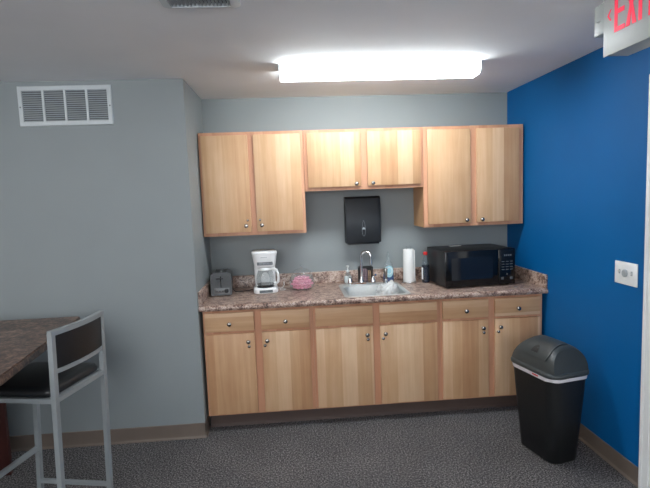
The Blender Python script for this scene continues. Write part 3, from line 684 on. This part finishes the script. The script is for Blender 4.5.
# ------------------------------------------------------------------ exit sign hanging in front of the door
ex, ey0, ey1, ez0, ez1 = 1.950, -1.996, -2.366, 2.160, 2.404
t = thing('exit_sign', 'white ceiling-hung EXIT sign with red letters near the blue wall', 'exit sign', (ex, (ey0 + ey1) / 2, HC))
O = Vector((ex, (ey0 + ey1) / 2, HC))
def lb_(bm, x0, x1, y0, y1, z0, z1, bev=0.0): box(bm, x0 - O.x, x1 - O.x, min(y0, y1) - O.y, max(y0, y1) - O.y, z0 - O.z, z1 - O.z, bev)
b = BM(); lb_(b, ex + 0.006, ex + 0.108, ey0 - 0.004, ey1 + 0.004, ez0 + 0.003, ez1 - 0.003, 0.008); build('sign_housing', b, M['exit_white'], t)
b = BM(); lb_(b, ex, ex + 0.0055, ey0, ey1, ez0, ez1, 0.002); fpn = build('face_plate', b, M['exit_white'], t)
b = BM(); lb_(b, ex + 0.02, ex + 0.09, ey0 - 0.12, ey1 + 0.12, ez1 - 0.002, HC - 0.0008, 0.002); build('ceiling_canopy', b, M['exit_white'], t)
b = BM(); lb_(b, ex + 0.012, ex + 0.07, ey0 - 0.003, -1.915, 2.264, 2.388, 0.004); sm = build('side_mount', b, M['exit_white'], t)
b = BM(); lb_(b, ex + 0.010, ex + 0.0118, -1.958, -1.938, 2.316, 2.322); build('mount_latch', b, M['chrome'], sm, smooth=0)
def letter(name, polys):
    b = BM()
    for poly in polys:
        prism(b, [(p[0] - O.y, p[1] - O.z) for p in poly], 'yz', ex - 0.0020 - O.x, ex - 0.0002 - O.x)
    o = build(name, b, M['exit_red'], fpn, smooth=0); return o
Lz0, Lz1, S = 2.238, 2.390, 0.0175
def R_(y0, y1, z0, z1): return [(y0, z0), (y1, z0), (y1, z1), (y0, z1)]
zm = (Lz0 + Lz1) / 2
letter('letter_e', [R_(-2.066, -2.066 - S, Lz0, Lz1), R_(-2.0836, -2.126, Lz0, Lz0 + S), R_(-2.0836, -2.122, zm - S / 2, zm + S / 2), R_(-2.0836, -2.126, Lz1 - S, Lz1)])
def X_(y0, y1):
    w = 0.021; m = (y0 + y1) / 2
    return [[(y0, Lz0), (y0 - w, Lz0), (m - 0.0005, zm - 0.016), (y1 + w, Lz0), (y1, Lz0), (m - w * 0.42, zm), (y1, Lz1), (y1 + w, Lz1), (m + 0.0005, zm + 0.016), (y0 - w, Lz1), (y0, Lz1), (m + w * 0.42, zm)]]
letter('letter_x', X_(-2.132, -2.190))
letter('letter_i', [R_(-2.201, -2.201 - S, Lz0, Lz1)])
letter('letter_t', [R_(-2.229, -2.293, Lz1 - S, Lz1), R_(-2.261 + S / 2, -2.261 - S / 2, Lz0, Lz1 - S - 0.0001)])
letter('arrow', [[(-2.022, zm), (-2.040, zm + 0.022), (-2.047, zm + 0.022), (-2.030, zm), (-2.047, zm - 0.022), (-2.040, zm - 0.022)]])
letter('arrow', [[(-2.340, zm), (-2.322, zm + 0.022), (-2.315, zm + 0.022), (-2.332, zm), (-2.315, zm - 0.022), (-2.322, zm - 0.022)]])

# ------------------------------------------------------------------ wall switch on the blue wall
t = thing('wall_switch', 'white wide switch plate with centre dial on the blue wall', 'light switch', (XR, -1.473, 1.150))
b = BM(); box(b, -0.007, -0.0008, -0.090, 0.090, -0.063, 0.063, 0.003); sw = build('switch_plate', b, M['white_plastic'], t)
for y in (0.048, -0.048):
    b = BM(); box(b, -0.0085, -0.0072, y - 0.007, y + 0.007, -0.006, 0.018, 0.0005); tg = build('toggle_slot', b, M['pale_grey'], sw)
    b = BM(); prism(b, [(-0.0087, 0.000), (-0.018, 0.010), (-0.018, 0.015), (-0.0087, 0.012)], 'xz', y - 0.004, y + 0.004); build('toggle', b, M['white_plastic'], tg, smooth=0)
b = BM(); loft(b, [[Vector((-0.0072 - h, r * math.cos(2 * PI * i / 20), 0.002 + 1.25 * r * math.sin(2 * PI * i / 20))) for i in range(20)] for r, h in ((0.017, 0), (0.0165, 0.010), (0.014, 0.013))]); build('dial', b, M['pale_grey'], t, smooth=40)

# ------------------------------------------------------------------ swing-top trash can
t = thing('trash_can', 'black plastic swing-top trash can on the carpet by the blue wall', 'trash can', (2.170, -1.188, 0), math.radians(-77.3)); t.scale = (1.045, 1.045, 1.0)
# local x runs along the long side (towards the viewer), local y is the short way; -y... +y faces the wall
b = BM(); loft(b, [rr(0, 0, 0.140, 0.088, 0.05, 0.001, 8), rr(0, 0, 0.149, 0.097, 0.056, 0.010, 8), rr(0, 0, 0.168, 0.116, 0.06, 0.28, 8), rr(0, 0, 0.184, 0.130, 0.062, 0.530, 8), rr(0, 0, 0.176, 0.122, 0.058, 0.530, 8), rr(0, 0, 0.160, 0.108, 0.055, 0.27, 8), rr(0, 0, 0.135, 0.085, 0.05, 0.012, 8)]); build('bin_body', b, M['bin_black'], t, smooth=50)
b = BM()
def wav(z, hx, hy, amp): return [Vector((p.x, p.y, p.z + amp * math.sin(9 * math.atan2(p.y, p.x)) + amp * 0.6 * math.sin(17 * math.atan2(p.y, p.x) + 1))) for p in rr(0, 0, hx, hy, 0.062, z, 8)]
loft(b, [wav(0.518, 0.1868, 0.1328, 0.0022), wav(0.530, 0.1885, 0.1345, 0.0), wav(0.540, 0.1885, 0.1345, 0), wav(0.540, 0.178, 0.124, 0)], False, False); build('bin_liner', b, M['bag_white'], t, smooth=60)
b = BM(); box(b, 0.03, 0.075, -0.1385, -0.1365, 0.527, 0.534); build('drawstring', b, M['red'], t, smooth=0)
# the lid: rim, hood and the swinging flap
b = BM(); loft(b, [rr(0, 0, 0.192, 0.138, 0.064, 0.5405, 8), rr(0, 0, 0.196, 0.142, 0.066, 0.545, 8), rr(0, 0, 0.196, 0.142, 0.066, 0.560, 8), rr(0, 0, 0.190, 0.136, 0.062, 0.566, 8)]); build('lid_rim', b, M['bin_lid'], t, smooth=50)
HB, HT = 0.5665, 0.708
def hood(s, a):
    """s -1..1 along the long side, a 0..1 over the arch from -y (front) to +y (wall)"""
    th = PI * a
    y0 = -math.cos(th); z0 = math.sin(th) ** 0.72
    e = 1 - 0.30 * z0 ** 1.3                       # ends lean in towards the top
    x = s * 0.178 * e
    y = 0.126 * y0 * (1 - 0.08 * abs(s) ** 6) + 0.018 * z0
    z = HB + (HT - HB) * z0 * (1 - 0.10 * abs(s) ** 5)
    return Vector((x, y, z))
b = BM(); NS, NA = 20, 24
loft(b, [[hood(-1 + 2 * i / NS, j / NA) for j in range(NA + 1)] for i in range(NS + 1)], True, True)
build('lid_hood', b, M['bin_lid'], t, smooth=45)
b = BM(); fo = []; fi = []
def flap(u, v, off):
    a = 0.10 + 0.47 * v
    s = u * (0.80 - 0.03 * v)
    # rounded lower corners
    if v < 0.3: s *= 1 - 0.16 * ((0.3 - v) / 0.3) ** 2
    p = hood(s, a); q = hood(s, a + 0.01) - hood(s, a - 0.01)
    nrm = Vector((0, -q.z, q.y)).normalized()
    if nrm.z < 0: nrm = -nrm
    return p + nrm * off
nu, nv = 16, 14
G = [[[b.verts.new(flap(-1 + 2 * i / nu, j / nv, off)) for j in range(nv + 1)] for i in range(nu + 1)] for off in (0.006, 0.0006)]
for i in range(nu):
    for j in range(nv):
        b.faces.new((G[0][i][j], G[0][i + 1][j], G[0][i + 1][j + 1], G[0][i][j + 1])); b.faces.new((G[1][i][j], G[1][i][j + 1], G[1][i + 1][j + 1], G[1][i + 1][j]))
for i in range(nu):
    for j in (0, nv): b.faces.new((G[0][i][j], G[1][i][j], G[1][i + 1][j], G[0][i + 1][j]))
for j in range(nv):
    for i in (0, nu): b.faces.new((G[0][i][j], G[0][i][j + 1], G[1][i][j + 1], G[1][i][j]))
fl = build('swing_flap', b, M['bin_lid'], t, smooth=40)
b = BM(); K = 20
hm = [(math.cos(PI * i / K) * 0.22 + 0.04, 0.12 + 0.26 * math.sin(PI * i / K)) for i in range(K + 1)]
loft(b, [[flap(u, v, 0.0064) for u, v in hm], [flap(u, v, 0.0072) for u, v in hm]]); build('finger_recess', b, M['black'], fl, smooth=0)

# ------------------------------------------------------------------ tall table, lower left
t = thing('high_table', 'tall table with brown stone-look top at the left edge', 'table', (-1.2, -1.5, 0))
poly = [(-0.685, -0.925), (-0.671, -0.955), (-0.545, -2.30), (-1.95, -2.30), (-1.95, -0.925)]
poly = [(p[0] + 1.2, p[1] + 1.5) for p in poly]
b = BM(); prism(b, poly, 'xy', 0.910, 0.953)
es = [e for e in b.edges if abs(e.verts[0].co.z - e.verts[1].co.z) < 1e-5]
bmesh.ops.bevel(b, geom=es, offset=0.006, segments=2, affect='EDGES'); build('tabletop', b, M['table_lam'], t, smooth=30)
b = BM(); box(b, -0.48, 0.055, 0.50, 0.53, 0.0, 0.9095, 0.002); build('end_panel', b, M['red_wood'], t)
b = BM(); box(b, -0.48, 0.055, -0.62, -0.59, 0.0, 0.9095, 0.002)
for v in b.verts: v.co.x -= 0.12
build('end_panel', b, M['red_wood'], t)

# ------------------------------------------------------------------ bar stool
ang = math.atan2(0.211, -0.9775)
t = thing('bar_stool', 'grey metal bar stool with black padded seat and back at the tall table', 'stool', (-0.457, -1.495, 0), ang)
HY = 0.1944; r = 0.0125; TOP = 1.06
def bx_(z): return 0.030 * (1 - z / TOP)
def fx_(z): return 0.462 - 0.035 * z / 0.72
for s in (1, -1):
    b = BM(); tube(b, [(bx_(0), s * HY, 0.004), (bx_(TOP - 0.012), s * HY, TOP - 0.012)], r, square=True); build('back_leg', b, M['stool_metal'], t, smooth=0)
    b = BM(); tube(b, [(fx_(0), s * HY, 0.004), (fx_(0.711), s * HY, 0.711)], r, square=True); build('front_leg', b, M['stool_metal'], t, smooth=0)
    b = BM(); tube(b, [(bx_(0.07) + r, s * HY, 0.07), (fx_(0.07) - r, s * HY, 0.07)], 0.010, square=True); build('side_stretcher', b, M['stool_metal'], t, smooth=0)
b = BM(); tube(b, [(fx_(0.27), -HY + r, 0.27), (fx_(0.27), HY - r, 0.27)], 0.0115, square=True); build('footrest', b, M['stool_metal'], t, smooth=0)
def bow(z, n=10, q=1.0):
    return [(bx_(z) - 0.022 * q * (1 - (2 * i / n - 1) ** 2), -HY + 2 * HY * i / n, z) for i in range(n + 1)]
b = BM(); pts = bow(TOP - 0.012); pts[0] = (pts[0][0], -HY - r, pts[0][2]); pts[-1] = (pts[-1][0], HY + r, pts[-1][2]); tube(b, pts, 0.0122, square=True); build('top_rail', b, M['stool_metal'], t, smooth=0)
b = BM(); pts = bow(0.862); pts[0] = (pts[0][0], -HY + r, pts[0][2]); pts[-1] = (pts[-1][0], HY - r, pts[-1][2]); tube(b, pts, 0.010, square=True); build('lower_rail', b, M['stool_metal'], t, smooth=0)
b = BM(); rows = []
for i in range(11):
    y = (-HY + r + 0.001) + (2 * HY - 2 * r - 0.002) * i / 10
    qx = -0.022 * (1 - (2 * i / 10 - 1) ** 2)
    rows.append([Vector((bx_(z) + qx + d, y, z)) for d, z in ((-0.008, 0.8735), (0.008, 0.8735), (0.013, 0.89), (0.013, 1.02), (0.008, 1.035), (-0.008, 1.035), (-0.010, 1.02), (-0.010, 0.89))])
loft(b, rows); build('back_pad', b, M['vinyl'], t, smooth=40)
b = BM(); zf = 0.723; x0_, x1_ = bx_(zf), fx_(zf)
tube(b, [(x0_ + r, HY, zf), (x1_ + r, HY, zf)], 0.011, square=True); tube(b, [(x0_ + r, -HY, zf), (x1_ + r, -HY, zf)], 0.011, square=True)
tube(b, [(x0_, -HY + r, zf), (x0_, HY - r, zf)], 0.011, square=True); tube(b, [(x1_, -HY + 0.0115, zf), (x1_, HY - 0.0115, zf)], 0.011, square=True); build('seat_frame', b, M['stool_metal'], t, smooth=0)
b = BM(); cxs = (x0_ + x1_) / 2 + 0.014; hs = (x1_ - x0_) / 2
loft(b, [rr(cxs, 0, hs - 0.010, HY - 0.006, 0.04, 0.7345), rr(cxs, 0, hs - 0.002, HY + 0.002, 0.045, 0.742), rr(cxs, 0, hs, HY + 0.004, 0.045, 0.760), rr(cxs, 0, hs - 0.008, HY - 0.004, 0.045, 0.774), rr(cxs, 0, hs - 0.04, HY - 0.035, 0.04, 0.781)]); build('seat_pad', b, M['vinyl'], t, smooth=50)

# ------------------------------------------------------------------ world, camera, colour management
w = bpy.data.worlds.new('World'); sc.world = w; w.use_nodes = True
w.node_tree.nodes['Background'].inputs[0].default_value = (0.5, 0.55, 0.6, 1); w.node_tree.nodes['Background'].inputs[1].default_value = 0.05

cam = bpy.data.cameras.new('Camera'); co = bpy.data.objects.new('Camera', cam); col.objects.link(co)
cam.sensor_width = 36.0; cam.sensor_fit = 'HORIZONTAL'; cam.lens = 36.0 * 490.7 / 650.0; cam.clip_start = 0.05
Rv = Vector((0.9964410512865661, -0.07552453048617365, -0.037433629342687)); Uv = Vector((0.044650086493274004, 0.09624469070480052, 0.9943557357843723)); Fv = Vector((0.07149546200330341, 0.9924882895057152, -0.0992743376052134))
m = Matrix.Identity(4)
for i in range(3): m[i][0], m[i][1], m[i][2] = Rv[i], Uv[i], -Fv[i]
m.translation = Vector((0.6245, -3.9986, 1.6388))
co.matrix_world = m
sc.camera = co
vs = sc.view_settings
vs.view_transform = 'Standard'; vs.look = 'None'; vs.gamma = 1.0; vs.use_curve_mapping = False; vs.exposure = 1.5
